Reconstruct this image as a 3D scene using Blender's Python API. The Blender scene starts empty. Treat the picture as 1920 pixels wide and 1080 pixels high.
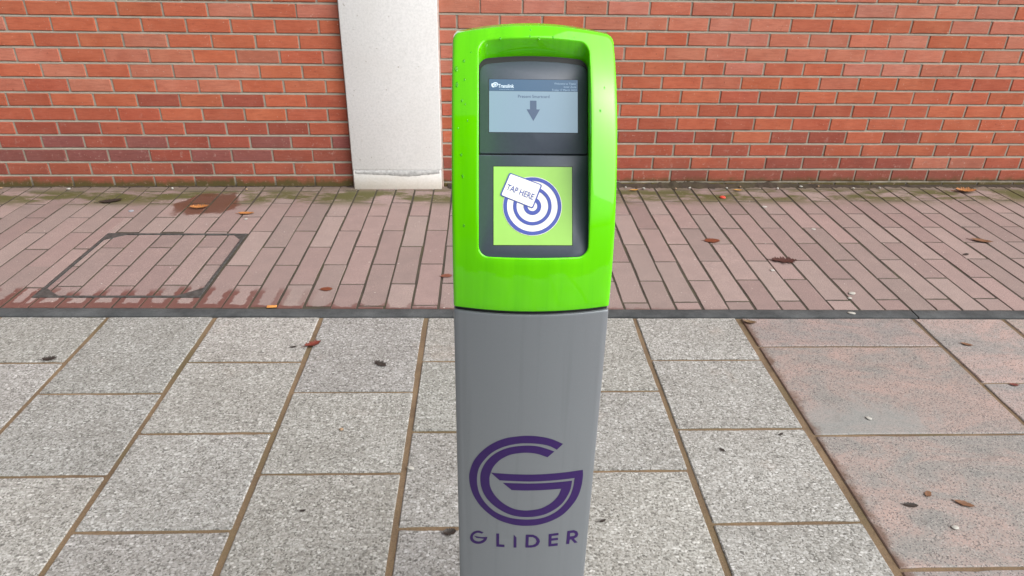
import bpy, bmesh, math, random
from mathutils import Vector, Matrix
from mathutils.geometry import tessellate_polygon
import numpy as np

scene = bpy.context.scene
COL = scene.collection
rnd = random.Random(7)

# ------------------------------------------------------------------ camera
cam_data = bpy.data.cameras.new('camera')
cam_data.sensor_width = 36.0
cam_data.lens = 24.886
cam_data.clip_start = 0.02
cam_data.clip_end = 2000.0
cam = bpy.data.objects.new('camera', cam_data)
COL.objects.link(cam)
RT = Vector((0.99928462, -0.03320628, 0.01809957))
UP = Vector((-0.00063709, 0.46373953, 0.88597135))
FW = Vector((0.0378133, 0.88534908, -0.46338663))
CAMPOS = Vector((0, 0, 1.3991))
cam.matrix_world = Matrix(((RT.x, UP.x, -FW.x, CAMPOS.x), (RT.y, UP.y, -FW.y, CAMPOS.y),
                           (RT.z, UP.z, -FW.z, CAMPOS.z), (0, 0, 0, 1)))
scene.camera = cam

# ------------------------------------------------------------------ sky and sun (bright overcast)
SUN_AZ, SUN_EL = math.radians(118), math.radians(44)      # clockwise from +Y: behind the camera, to the right
world = bpy.data.worlds.new('World')
scene.world = world
world.use_nodes = True
wn = world.node_tree.nodes
wl = world.node_tree.links
sky = wn.new('ShaderNodeTexSky')
sky.sky_type = 'NISHITA'
sky.sun_disc = False
sky.sun_elevation = SUN_EL
sky.sun_rotation = SUN_AZ
sky.air_density = 1.0
sky.dust_density = 6.0
sky.ozone_density = 1.0
hs = wn.new('ShaderNodeHueSaturation')
hs.inputs['Saturation'].default_value = 0.20
wl.new(sky.outputs[0], hs.inputs['Color'])
bg = wn['Background']
bg.inputs['Strength'].default_value = 0.085
wl.new(hs.outputs[0], bg.inputs['Color'])
sun_data = bpy.data.lights.new('sun', 'SUN')
sun_data.energy = 1.5
sun_data.angle = math.radians(80)
sun_data.color = (1.0, 0.985, 0.965)
sun = bpy.data.objects.new('sun', sun_data)
COL.objects.link(sun)
sdir = Vector((math.sin(SUN_AZ) * math.cos(SUN_EL), math.cos(SUN_AZ) * math.cos(SUN_EL), math.sin(SUN_EL)))
sun.rotation_euler = (-sdir).to_track_quat('-Z', 'Y').to_euler()
scene.view_settings.view_transform = 'Standard'
scene.view_settings.look = 'None'
scene.view_settings.exposure = 0.98
scene.view_settings.gamma = 1.0
scene.view_settings.use_curve_mapping = False


# ------------------------------------------------------------------ helpers
def project(p):
    d = Vector(p) - CAMPOS
    z = d.dot(FW)
    if z < 0.05:
        return -9999, -9999
    f = 1327.2
    return 960 + f * d.dot(RT) / z, 540 - f * d.dot(UP) / z


def in_view(p, m=60):
    u, v = project(p)
    return -m < u < 1920 + m and -m < v < 1080 + m


def link(name, mesh, material=None, parent=None, loc=(0, 0, 0), rot=(0, 0, 0)):
    o = bpy.data.objects.new(name, mesh)
    COL.objects.link(o)
    if material is not None and mesh is not None and not mesh.materials:
        mesh.materials.append(material)
    o.location = loc
    o.rotation_euler = rot
    if parent is not None:
        o.parent = parent
    return o


def tag(o, label, cat=None, group=None, kind=None):
    o['label'] = label
    if cat:
        o['category'] = cat
    if group:
        o['group'] = group
    if kind:
        o['kind'] = kind
    return o


def mesh_from(name, verts, faces, smooth=None):
    m = bpy.data.meshes.new(name)
    m.from_pydata([tuple(v) for v in verts], [], faces)
    m.update()
    if smooth is not None:
        m.polygons.foreach_set('use_smooth', [True] * len(m.polygons))
        m.set_sharp_from_angle(angle=math.radians(smooth))
    return m


def box(x0, x1, y0, y1, z0, z1):
    v = [(x0, y0, z0), (x1, y0, z0), (x1, y1, z0), (x0, y1, z0), (x0, y0, z1), (x1, y0, z1), (x1, y1, z1), (x0, y1, z1)]
    f = [(3, 2, 1, 0), (4, 5, 6, 7), (0, 1, 5, 4), (1, 2, 6, 5), (2, 3, 7, 6), (3, 0, 4, 7)]
    return v, f


def bevel_box(name, x0, x1, y0, y1, z0, z1, bev, seg=2, smooth=35):
    bm = bmesh.new()
    v, f = box(x0, x1, y0, y1, z0, z1)
    vs = [bm.verts.new(p) for p in v]
    for q in f:
        bm.faces.new([vs[i] for i in q])
    bmesh.ops.bevel(bm, geom=list(bm.edges), offset=bev, segments=seg, affect='EDGES', profile=0.5)
    m = bpy.data.meshes.new(name)
    bm.to_mesh(m)
    bm.free()
    m.polygons.foreach_set('use_smooth', [True] * len(m.polygons))
    m.set_sharp_from_angle(angle=math.radians(smooth))
    return m


def piece(sx, sy, h, bev, jit, seed, nlong=3):
    """verts, faces of one laid piece (brick, paver, slab): top at z = 0, worn edges, centred in x and y"""
    r = random.Random(seed)
    a, b = sx / 2, sy / 2
    out = []
    nx, ny = (nlong, 1) if sx >= sy else (1, nlong)
    c = min(bev * 1.1, a * .3, b * .3)
    for (p, q, n) in (((-a, -b), (a, -b), nx), ((a, -b), (a, b), ny), ((a, b), (-a, b), nx), ((-a, b), (-a, -b), ny)):
        dx, dy = q[0] - p[0], q[1] - p[1]
        L = math.hypot(dx, dy)
        out.append((p[0] + dx / L * c * r.uniform(.5, 1.4), p[1] + dy / L * c * r.uniform(.5, 1.4)))
        for i in range(1, n):
            t = i / n + r.uniform(-.08, .08)
            out.append((p[0] + dx * t - dy / L * r.uniform(0, jit), p[1] + dy * t + dx / L * r.uniform(0, jit)))
        out.append((q[0] - dx / L * c * r.uniform(.5, 1.4), q[1] - dy / L * c * r.uniform(.5, 1.4)))
    n = len(out)
    tl = (r.uniform(-1, 1) * jit * .3, r.uniform(-1, 1) * jit * .3)
    V = [(x, y, -h) for x, y in out]
    V += [(x, y, -bev * r.uniform(.7, 1.3)) for x, y in out]
    for x, y in out:
        fx = (a - bev) / a
        fy = (b - bev) / b
        V.append((x * fx, y * fy, tl[0] * x / a + tl[1] * y / b))
    F = []
    for i in range(n):
        j = (i + 1) % n
        F.append((i, j, n + j, n + i))
        F.append((n + i, n + j, 2 * n + j, 2 * n + i))
    F.append(tuple(range(2 * n, 3 * n)))
    return V, F


_cache = {}


def piece_mesh(kind, sx, sy, h, bev, jit, variants, material, nlong=3):
    key = (kind, round(sx, 3), round(sy, 3), rnd.randrange(variants))
    if key not in _cache:
        V, F = piece(sx, sy, h, bev, jit, hash(key[1:]) & 0xffff, nlong)
        m = mesh_from(kind, V, F)
        m.materials.append(material)
        _cache[key] = m
    return _cache[key]


class Joined:
    """pieces outside the picture, joined into one mesh, each with its own tint"""
    def __init__(self):
        self.V, self.F, self.C = [], [], []

    def add(self, V, F, M, col):
        n = len(self.V)
        self.V += [tuple(M @ Vector(v)) for v in V]
        self.F += [tuple(i + n for i in f) for f in F]
        self.C += [col] * len(F)

    def build(self, name, material, parent):
        m = mesh_from(name, self.V, self.F)
        at = m.attributes.new('tint', 'FLOAT_COLOR', 'FACE')
        at.data.foreach_set('color', [c for col in self.C for c in (*col, 1.0)])
        o = link(name, m, material, parent)
        o['kind'] = 'stuff'
        return o


# ------------------------------------------------------------------ material helper
class Mat:
    def __init__(self, name):
        self.m = bpy.data.materials.new(name)
        self.m.use_nodes = True
        self.t = self.m.node_tree
        self.b = self.t.nodes['Principled BSDF']

    def n(self, kind, **kw):
        nd = self.t.nodes.new('ShaderNode' + kind)
        for k, v in kw.items():
            if hasattr(nd, k) and k not in ('Scale',):
                setattr(nd, k, v)
        return nd

    def put(self, sock, v):
        if v is None:
            return
        if hasattr(v, 'is_linked') or isinstance(v, bpy.types.NodeSocket):
            self.t.links.new(v, sock)
        else:
            if isinstance(v, tuple) and len(v) == 3 and sock.type == 'RGBA':
                v = (*v, 1.0)
            if sock.type == 'RGBA' and isinstance(v, (int, float)):
                v = (v, v, v, 1.0)
            sock.default_value = v

    def pos(self):
        return self.n('NewGeometry').outputs['Position']

    def objc(self):
        return self.n('TexCoord').outputs['Object']

    def vmul(self, vec, s):
        nd = self.n('VectorMath', operation='MULTIPLY')
        self.put(nd.inputs[0], vec)
        nd.inputs[1].default_value = s
        return nd.outputs[0]

    def vadd(self, a, b):
        nd = self.n('VectorMath', operation='ADD')
        self.put(nd.inputs[0], a)
        self.put(nd.inputs[1], b)
        return nd.outputs[0]

    def noise(self, vec, scale, detail=4, rough=.55, dist=0.0, color=False):
        nd = self.n('TexNoise')
        self.put(nd.inputs['Vector'], vec)
        nd.inputs['Scale'].default_value = scale
        nd.inputs['Detail'].default_value = detail
        nd.inputs['Roughness'].default_value = rough
        nd.inputs['Distortion'].default_value = dist
        return nd.outputs['Color' if color else 'Fac']

    def vor(self, vec, scale, feature='F1', rand=1.0):
        nd = self.n('TexVoronoi', feature=feature)
        self.put(nd.inputs['Vector'], vec)
        nd.inputs['Scale'].default_value = scale
        nd.inputs['Randomness'].default_value = rand
        return nd

    def ramp(self, fac, stops, interp='LINEAR'):
        nd = self.n('ValToRGB')
        cr = nd.color_ramp
        cr.interpolation = interp
        while len(cr.elements) < len(stops):
            cr.elements.new(.5)
        for e, (p, c) in zip(cr.elements, stops):
            e.position = p
            e.color = (c, c, c, 1) if not isinstance(c, tuple) else (*c, 1)
        self.put(nd.inputs[0], fac)
        return nd.outputs[0]

    def math(self, op, a, b=None, c=None, clamp=False):
        nd = self.n('Math', operation=op)
        nd.use_clamp = clamp
        for i, v in enumerate((a, b, c)):
            if v is not None:
                self.put(nd.inputs[i], v)
        return nd.outputs[0]

    def step(self, v, lo, hi):
        nd = self.n('MapRange', interpolation_type='SMOOTHSTEP')
        self.put(nd.inputs['Value'], v)
        self.put(nd.inputs['From Min'], lo)
        self.put(nd.inputs['From Max'], hi)
        return nd.outputs[0]

    def mix(self, fac, a, b, blend='MIX'):
        nd = self.n('Mix', data_type='RGBA', blend_type=blend)
        self.put(nd.inputs['Factor'], fac)
        self.put(nd.inputs[6], a)
        self.put(nd.inputs[7], b)
        return nd.outputs[2]

    def sep(self, vec):
        nd = self.n('SeparateXYZ')
        self.put(nd.inputs[0], vec)
        return nd.outputs

    def sepc(self, c):
        nd = self.n('SeparateColor')
        self.put(nd.inputs[0], c)
        return nd.outputs

    def objcolor(self, attr):
        if attr:
            nd = self.n('Attribute')
            nd.attribute_name = 'tint'
            return nd.outputs['Color']
        return self.n('ObjectInfo').outputs['Color']

    def objrand_vec(self):
        r = self.n('ObjectInfo').outputs['Random']
        nd = self.n('CombineXYZ')
        self.put(nd.inputs[0], self.math('MULTIPLY', r, 37.0))
        self.put(nd.inputs[1], self.math('MULTIPLY', r, 91.0))
        return nd.outputs[0]

    def bump(self, h, strength=.5, dist=.002, normal=None):
        nd = self.n('Bump')
        nd.inputs['Strength'].default_value = strength
        nd.inputs['Distance'].default_value = dist
        self.put(nd.inputs['Height'], h)
        if normal is not None:
            self.put(nd.inputs['Normal'], normal)
        return nd.outputs[0]

    def out(self, color=None, rough=None, normal=None, **kw):
        self.put(self.b.inputs['Base Color'], color)
        self.put(self.b.inputs['Roughness'], rough)
        self.put(self.b.inputs['Normal'], normal)
        for k, v in kw.items():
            self.put(self.b.inputs[k.replace('_', ' ')], v)
        return self.m


def simple(name, col, rough=.5, nscale=60, namt=.15, bump=.0, **kw):
    M = Mat(name)
    p = M.objc()
    n = M.noise(p, nscale, 5, .6)
    c = M.mix(M.ramp(n, ((.3, 0.0), (.7, 1.0))), tuple(x * (1 - namt) for x in col), tuple(min(1, x * (1 + namt)) for x in col))
    nor = M.bump(n, bump, .001) if bump else None
    return M.out(c, rough, nor, **kw)


# ------------------------------------------------------------------ materials
def make_brick(attr):
    M = Mat('brick_face' + ('_joined' if attr else ''))
    p = M.pos()
    q = M.vadd(p, M.objrand_vec())
    base = M.objcolor(attr)
    big = M.noise(q, 9, 3, .5)
    c = M.mix(M.ramp(big, ((.35, 0.0), (.65, .8))), base, M.mix(1.0, base, (1.15, 1.32, 1.4), 'MULTIPLY'))
    streak = M.noise(M.vmul(q, (8, 8, 60)), 2.2, 4, .6)
    c = M.mix(M.ramp(streak, ((.45, 0.0), (.75, .5))), c, M.mix(1.0, base, (.62, .6, .66), 'MULTIPLY'))
    fine = M.noise(p, 420, 3, .7)
    c = M.mix(M.ramp(fine, ((.3, .32), (.5, 0.0))), c, (.16, .05, .035))
    spk = M.noise(q, 130, 2, .5)
    c = M.mix(M.ramp(spk, ((.70, 0.0), (.76, .6))), c, (.62, .5, .42))
    z = M.sep(p)[2]
    # limewash bloom and damp near the footing, moss on the lowest course
    damp = M.math('ADD', z, M.math('MULTIPLY', M.noise(p, 6, 4, .6), .34))
    c = M.mix(M.math('MULTIPLY', M.step(damp, .46, .20), .34), c, (.15, .065, .055))
    moss = M.math('ADD', z, M.math('MULTIPLY', M.noise(p, 14, 5, .65), .085))
    c = M.mix(M.math('MULTIPLY', M.step(moss, .105, .058), .92), c, (.075, .07, .022))
    eff = M.math('MULTIPLY', M.ramp(M.noise(q, 38, 6, .75), ((.58, 0.0), (.72, .55))), M.math('MULTIPLY_ADD', M.step(z, .45, .12), .8, .25))
    c = M.mix(eff, c, (.50, .36, .31))
    c = M.mix(M.ramp(M.noise(q, 47, 3, .6), ((.24, .65), (.33, 0.0))), c, (.12, .04, .028))
    bmp = M.bump(M.noise(p, 160, 5, .7), .7, .002)
    bmp = M.bump(M.noise(q, 26, 3, .6), .35, .004, bmp)
    return M.out(c, .86, bmp, Specular_IOR_Level=.3)


def make_mortar():
    M = Mat('mortar')
    p = M.pos()
    n = M.noise(p, 30, 5, .65)
    c = M.mix(n, (.23, .207, .165), (.41, .368, .302))
    z = M.sep(p)[2]
    moss = M.math('ADD', z, M.math('MULTIPLY', M.noise(p, 12, 5, .65), .12))
    c = M.mix(M.math('MULTIPLY', M.step(moss, .12, .05), .9), c, (.05, .043, .02))
    return M.out(c, .95, M.bump(M.noise(p, 240, 4, .7), .6, .002))


def make_paver(attr):
    M = Mat('clay_paver' + ('_joined' if attr else ''))
    p = M.pos()
    base = M.objcolor(attr)
    g1 = M.noise(p, 230, 4, .8)
    c = M.mix(M.ramp(g1, ((.34, 0.0), (.66, 1.0))), M.mix(1.0, base, (.62, .59, .58), 'MULTIPLY'), M.mix(1.0, base, (1.3, 1.33, 1.33), 'MULTIPLY'))
    c = M.mix(M.ramp(M.noise(p, 11, 6, .7), ((.35, 0.0), (.65, .55))), c, M.mix(1.0, base, (.76, .77, .78), 'MULTIPLY'))
    x, y, z = M.sep(p)[0:3]
    # algae along the wall
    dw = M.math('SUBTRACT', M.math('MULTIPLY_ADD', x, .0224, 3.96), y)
    nz = M.noise(M.vmul(p, (1.0, 2.4, 1.0)), 3.3, 6, .70)
    band = M.math('MULTIPLY', M.step(dw, .36, .20), M.step(dw, -.02, .12))
    al = M.math('MULTIPLY', band, M.step(nz, .40, .55))
    c = M.mix(M.math('MULTIPLY', al, .92), c, M.mix(g1, (.040, .042, .008), (.115, .11, .026)))
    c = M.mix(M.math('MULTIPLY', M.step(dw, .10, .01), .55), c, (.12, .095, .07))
    # wet: water standing along the joints near the edging on the left, a rusty pool near the wall
    gen = M.sep(M.n('TexCoord').outputs['Generated'])
    ex = M.math('MULTIPLY', M.math('MINIMUM', gen[0], M.math('SUBTRACT', 1.0, gen[0])), .098)
    wn_ = M.noise(p, 28, 4, .6)
    kd = M.math('SUBTRACT', M.math('ADD', y, M.math('MULTIPLY', x, .006)), 2.492)
    wob = M.math('MULTIPLY', M.math('SUBTRACT', wn_, .5), .05)
    big_ = M.math('MULTIPLY', M.math('SUBTRACT', M.noise(p, 3.7, 2, .5), .5), .16)
    zone = M.step(M.math('ADD', kd, big_), .19, .13)
    zone = M.math('MULTIPLY', zone, M.step(x, -.55, -1.05))
    w_a = M.math('MULTIPLY', zone, M.step(M.math('ADD', ex, wob), .024, .020))
    reach2 = M.math('MULTIPLY_ADD', M.step(x, -.3, -1.4), .030, .009)
    w_b = M.math('MULTIPLY', M.step(M.math('SUBTRACT', M.math('ADD', kd, wob), reach2), .004, -.001), M.step(x, 1.2, .2))
    # corners of the front row stay wet where both edges meet
    w_c = M.math('MULTIPLY', M.step(M.math('ADD', M.math('MULTIPLY', M.math('ADD', ex, wob), 2.2), kd), .062, .052), M.step(x, .1, -.5))
    wet1 = M.math('MAXIMUM', w_a, w_b)
    edge2 = w_c
    # the pool: an ellipse with a ragged rim
    nd = M.n('CombineXYZ')
    M.put(nd.inputs[0], M.math('MULTIPLY', M.math('SUBTRACT', x, -1.50), 5.6))
    M.put(nd.inputs[1], M.math('MULTIPLY', M.math('SUBTRACT', y, 3.66), 5.0))
    ln = M.n('VectorMath', operation='LENGTH')
    M.put(ln.inputs[0], nd.outputs[0])
    rim = M.math('ADD', ln.outputs['Value'], M.math('MULTIPLY', M.math('SUBTRACT', M.noise(p, 9, 4, .6), .5), 1.5))
    pool = M.step(rim, 1.0, .80)
    wet = M.math('MAXIMUM', M.math('MAXIMUM', wet1, M.math('MULTIPLY', edge2, .8)), pool)
    c = M.mix(M.math('MULTIPLY', wet, .88), c, M.mix(pool, (.125, .055, .047), (.105, .045, .028)))
    c = M.mix(M.ramp(M.noise(p, 75, 2, .4), ((.735, 0.0), (.77, .75))), c, (.55, .52, .48))
    bmp = M.bump(M.noise(p, 300, 4, .75), .45, .0014)
    rough = M.mix(wet, .88, .28)
    return M.out(c, rough, bmp, Specular_IOR_Level=.35)


def make_slab():
    M = Mat('exposed_aggregate')
    p = M.pos()
    base = M.objcolor(False)
    w = M.vadd(p, M.vmul(M.noise(p, 60, 2, .5, color=True), (.006, .006, .006)))
    w = M.vmul(w, (.82, 1.15, 1.0))
    v1 = M.vor(w, 132)
    r1 = M.sepc(v1.outputs['Color'])
    peb = M.ramp(r1[0], ((0.0, (.14, .135, .125)), (.08, (.22, .215, .20)), (.26, (.35, .345, .325)), (.62, (.44, .435, .415)), (.88, (.54, .535, .52)), (1.0, (.68, .675, .66))))
    v2 = M.vor(p, 260)
    r2 = M.sepc(v2.outputs['Color'])
    grit = M.ramp(r2[1], ((0.0, (.14, .133, .12)), (.30, (.295, .287, .265)), (.75, (.40, .39, .365)), (1.0, (.54, .535, .515))))
    # where the large pebbles show: inside their cell, and only some of them
    keep = M.math('MULTIPLY', M.step(v1.outputs['Distance'], .62, .42), M.ramp(r1[1], ((.30, 0.0), (.42, 1.0))))
    c = M.mix(keep, grit, peb)
    big = M.noise(p, 5, 4, .6)
    c = M.mix(1.0, c, M.ramp(big, ((.3, (.86, .85, .83)), (.7, (1.06, 1.06, 1.05)))), 'MULTIPLY')
    c = M.mix(1.0, c, base, 'MULTIPLY')
    rust = M.noise(p, 3.1, 5, .65)
    c = M.mix(M.ramp(rust, ((.60, 0.0), (.78, .25))), c, (.36, .24, .17))
    h = M.math('ADD', M.math('MULTIPLY', M.math('SUBTRACT', .65, v1.outputs['Distance']), keep), M.math('MULTIPLY', M.math('SUBTRACT', .5, v2.outputs['Distance']), .45))
    return M.out(c, M.mix(keep, .85, .55), M.bump(h, .42, .0026), Specular_IOR_Level=.4)


def make_joint(name, a, b, moss=0.0):
    M = Mat(name)
    p = M.pos()
    n = M.noise(p, 8, 6, .65)
    c = M.mix(M.ramp(n, ((.3, 0.0), (.7, 1.0))), a, b)
    c = M.mix(M.ramp(M.noise(p, 260, 3, .7), ((.3, .5), (.55, 0.0))), c, tuple(x * .45 for x in a))
    if moss:
        c = M.mix(M.ramp(M.noise(p, 4, 4, .6), ((.5, 0.0), (.66, moss))), c, (.05, .05, .016))
    return M.out(c, .95, M.bump(M.noise(p, 180, 4, .7), .7, .003))


def make_granite():
    M = Mat('pink_granite')
    p = M.pos()
    q = M.vadd(p, M.objrand_vec())
    base = M.objcolor(False)
    sw = M.noise(M.vmul(q, (1.0, 1.7, 1.0)), 3.4, 5, .6, 1.6)
    sp = M.noise(p, 190, 3, .7)
    f = M.math('ADD', sw, M.math('MULTIPLY', M.math('SUBTRACT', sp, .5), .62))
    c = M.ramp(f, ((.24, (.27, .275, .265)), (.41, (.35, .33, .31)), (.55, (.43, .345, .315)), (.74, (.53, .39, .345))))
    v = M.vor(p, 330)
    c = M.mix(M.ramp(M.sepc(v.outputs['Color'])[0], ((.12, .8), (.2, 0.0))), c, (.085, .08, .08))
    c = M.mix(M.ramp(M.sepc(v.outputs['Color'])[1], ((.86, 0.0), (.94, .55))), c, (.62, .58, .55))
    c = M.mix(1.0, c, base, 'MULTIPLY')
    x, y, z = M.sep(p)[0:3]
    # grey weathered bloom on the middle slab, rusty dirt washed out of the border joint
    wv = M.noise(p, 4.5, 5, .65, .6)
    g1 = M.math('MULTIPLY', M.step(M.math('ADD', y, M.math('MULTIPLY', wv, .50)), 2.16, 2.02), M.step(y, 1.690, 1.700))
    g1 = M.math('MULTIPLY', g1, M.step(M.math('ADD', x, M.math('MULTIPLY', wv, .5)), 1.74, 1.60))
    c = M.mix(M.math('MULTIPLY', g1, .62), c, M.mix(sp, (.10, .11, .108), (.36, .375, .36)))
    ed = M.math('ADD', M.math('SUBTRACT', x, 1.016), M.math('MULTIPLY', M.math('SUBTRACT', M.noise(p, 17, 5, .7), .5), .09))
    c = M.mix(M.math('MULTIPLY', M.step(ed, .034, .004), .8), c, (.10, .05, .03))
    st = M.noise(M.vmul(q, (2.2, 5.0, 1.0)), 2.0, 5, .65, 1.0)
    c = M.mix(M.ramp(st, ((.60, 0.0), (.74, .6))), c, (.13, .115, .105))
    return M.out(c, .62, M.bump(M.noise(p, 260, 3, .7), .25, .0012))


def make_concrete():
    M = Mat('white_precast')
    p = M.pos()
    c = M.mix(M.ramp(M.noise(p, 90, 4, .7), ((.35, 0.0), (.6, 1.0))), (.70, .71, .705), (.80, .805, .80))
    c = M.mix(M.ramp(M.noise(p, 4, 4, .6), ((.4, 0.0), (.75, .3))), c, (.68, .67, .64))
    c = M.mix(M.ramp(M.noise(p, 55, 2, .5), ((.70, 0.0), (.75, .6))), c, (.40, .38, .34))
    z = M.sep(p)[2]
    c = M.mix(M.math('MULTIPLY', M.step(M.math('ADD', z, M.math('MULTIPLY', M.noise(p, 22, 5, .65), .05)), .16, .02), .55), c, (.52, .44, .33))
    return M.out(c, .9, M.bump(M.noise(p, 130, 5, .7), .35, .0015))


def make_green():
    M = Mat('lime_green_paint')
    p = M.objc()
    n = M.noise(M.vmul(p, (30, 6, 3)), 1.4, 3, .5)
    c = M.mix(M.ramp(n, ((.4, 0.0), (.7, 1.0))), (.115, .585, .0), (.135, .65, .0005))
    run = M.noise(M.vmul(p, (70, 4, 4)), 1.0, 3, .55)
    c = M.mix(M.ramp(run, ((.52, 0.0), (.70, .22))), c, (.055, .44, .0))
    return M.out(c, M.ramp(M.noise(p, 25, 4, .6), ((.35, .03), (.7, .07))), None, IOR=1.52)


def make_silver():
    M = Mat('silver_grey_paint')
    p = M.objc()
    n = M.noise(p, 900, 2, .6)
    c = M.mix(n, (.185, .205, .225), (.225, .245, .265))
    # dark vertical streaks: reflections of people and poles put into the colour
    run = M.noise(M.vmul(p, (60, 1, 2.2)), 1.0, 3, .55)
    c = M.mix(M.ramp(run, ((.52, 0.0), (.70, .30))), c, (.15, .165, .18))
    # fine scratches
    s = M.noise(M.vmul(p, (14, 1, 260)), 1.0, 2, .5)
    c = M.mix(M.ramp(s, ((.74, 0.0), (.78, .35))), c, (.40, .41, .42))
    return M.out(c, M.ramp(M.noise(p, 12, 4, .6), ((.35, .30), (.7, .42))), None, Metallic=.3, Coat_Weight=.3, Coat_Roughness=.1)


def emissive(name, col, strength, rough=.25):
    M = Mat(name)
    n = M.noise(M.objc(), 3000, 1, .5)
    c = M.mix(n, tuple(x * .94 for x in col), col)
    return M.out(tuple(x * .3 for x in col), rough, None, Emission_Color=c, Emission_Strength=strength)


BRICK, BRICK_J = make_brick(False), make_brick(True)
MORTAR = make_mortar()
PAVER, PAVER_J = make_paver(False), make_paver(True)
SLAB = make_slab()
SLAB_JOINT = make_joint('tan_joint_sand', (.12, .08, .047), (.25, .17, .098), .5)
PAVER_JOINT = make_joint('dark_joint_sand', (.036, .030, .022), (.085, .07, .05), .5)
GRANITE = make_granite()
CONCRETE = make_concrete()
GREEN = make_green()
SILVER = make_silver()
SEALANT = simple('pinkish_sealant', (.46, .36, .32), .8, 40, .2, .2)
CEMENT = simple('grey_cement', (.46, .465, .46), .9, 45, .3, .5)
EDGING = make_joint('dark_edging', (.030, .034, .036), (.095, .102, .105))
STEEL = simple('dark_steel', (.085, .09, .088), .5, 40, .45, .4, Metallic=.4)
SOIL = make_joint('soil', (.022, .016, .011), (.075, .05, .033), .45)
PANEL = simple('slate_plastic', (.058, .072, .10), .45, 200, .05)
BLACK = simple('black_gasket', (.006, .006, .007), .5, 80, .2)
PURPLE = simple('purple_vinyl', (.026, .005, .088), .55, 80, .06)
LETTER_PURPLE = PURPLE
STICKER = simple('pale_green_print', (.30, .58, .11), .3, 30, .03)
BLUE = simple('blue_print', (.055, .085, .36), .3, 60, .06)
WHITE = simple('white_print', (.80, .80, .74), .3, 60, .03)
SCREEN = emissive('screen_light', (.32, .47, .60), .27)
HEADER = emissive('screen_header', (.075, .165, .29), .30)
INK = emissive('screen_ink', (.095, .15, .255), .30)
SCREEN_WHITE = emissive('screen_white', (.62, .75, .85), .55)
SCREEN_DIM = emissive('screen_dim', (.32, .46, .60), .45)
GROUND = make_joint('asphalt', (.035, .035, .036), (.06, .06, .06))


# ------------------------------------------------------------------ ground and paving
gm = mesh_from('ground', [(-150, -150, -.06), (150, -150, -.06), (150, 150, -.06), (-150, 150, -.06)], [(0, 1, 2, 3)])
tag(link('ground', gm, GROUND), 'grey ground under and beyond the paving', kind='structure')


def sheet(x0, x1, y0a, y0b, y1a, y1b, z, name):
    """a bed sheet whose far and near edges run slightly askew"""
    return mesh_from(name, [(x0, y0a, z), (x1, y0b, z), (x1, y1b, z), (x0, y1a, z)], [(0, 1, 2, 3)])


kerb_near = lambda x: 2.4225 - .006 * x
kerb_far = lambda x: 2.490 - .006 * x
wall_y = lambda x: 3.96 + .0224 * x

# --- exposed aggregate slabs
XL, XR = -6.0, 6.3
slab_bed = link('slab_pavement', sheet(XL, 1.012, -1.6, -1.6, kerb_near(XL), kerb_near(1.0), -.0045, 'slab_pavement'), SLAB_JOINT)
tag(slab_bed, 'speckled grey aggregate paving slabs with tan joints in front of the edging', kind='structure')
SX = .4105
for ci in range(-15, 1):
    x1 = .5905 + (ci) * SX
    x0 = x1 - SX
    if x0 < XL:
        continue
    par = ci % 2
    y = kerb_near((x0 + x1) / 2) - .002
    yb = 1.932 if par == 0 else 2.114
    first = True
    while y > -1.5:
        g = .009
        lo = yb + g / 2
        sx = SX - .017 + rnd.uniform(-.002, .002)
        sy = y - lo
        m = piece_mesh('slab', sx, round(sy, 3), .05, .003, .0032, 1, SLAB, 8)
        t = rnd.uniform(.72, .85)
        o = link('slab', m, None, slab_bed, ((x0 + x1) / 2 + rnd.uniform(-.0015, .0015), (y + lo) / 2, rnd.uniform(-.0008, .0008)), (0, 0, rnd.uniform(-.0015, .0015)))
        o.color = (t * rnd.uniform(.965, .995), t * .99, t * rnd.uniform(.98, 1.02), 1)
        y = yb - g / 2
        yb -= .388
# the last aggregate column at the granite border
x0, x1 = .5905, 1.004
y = kerb_near(.8) - .002
yb = 2.117
while y > -1.5:
    lo = yb + .0045
    m = piece_mesh('slab', x1 - x0 - .017, round(y - lo, 3), .05, .003, .0032, 1, SLAB, 8)
    o = link('slab', m, None, slab_bed, ((x0 + x1) / 2, (y + lo) / 2, rnd.uniform(-.0008, .0008)), (0, 0, rnd.uniform(-.001, .001)))
    t = rnd.uniform(.74, .85)
    o.color = (t * .98, t * .99, t, 1)
    y = yb - .0045
    yb -= .388

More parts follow.
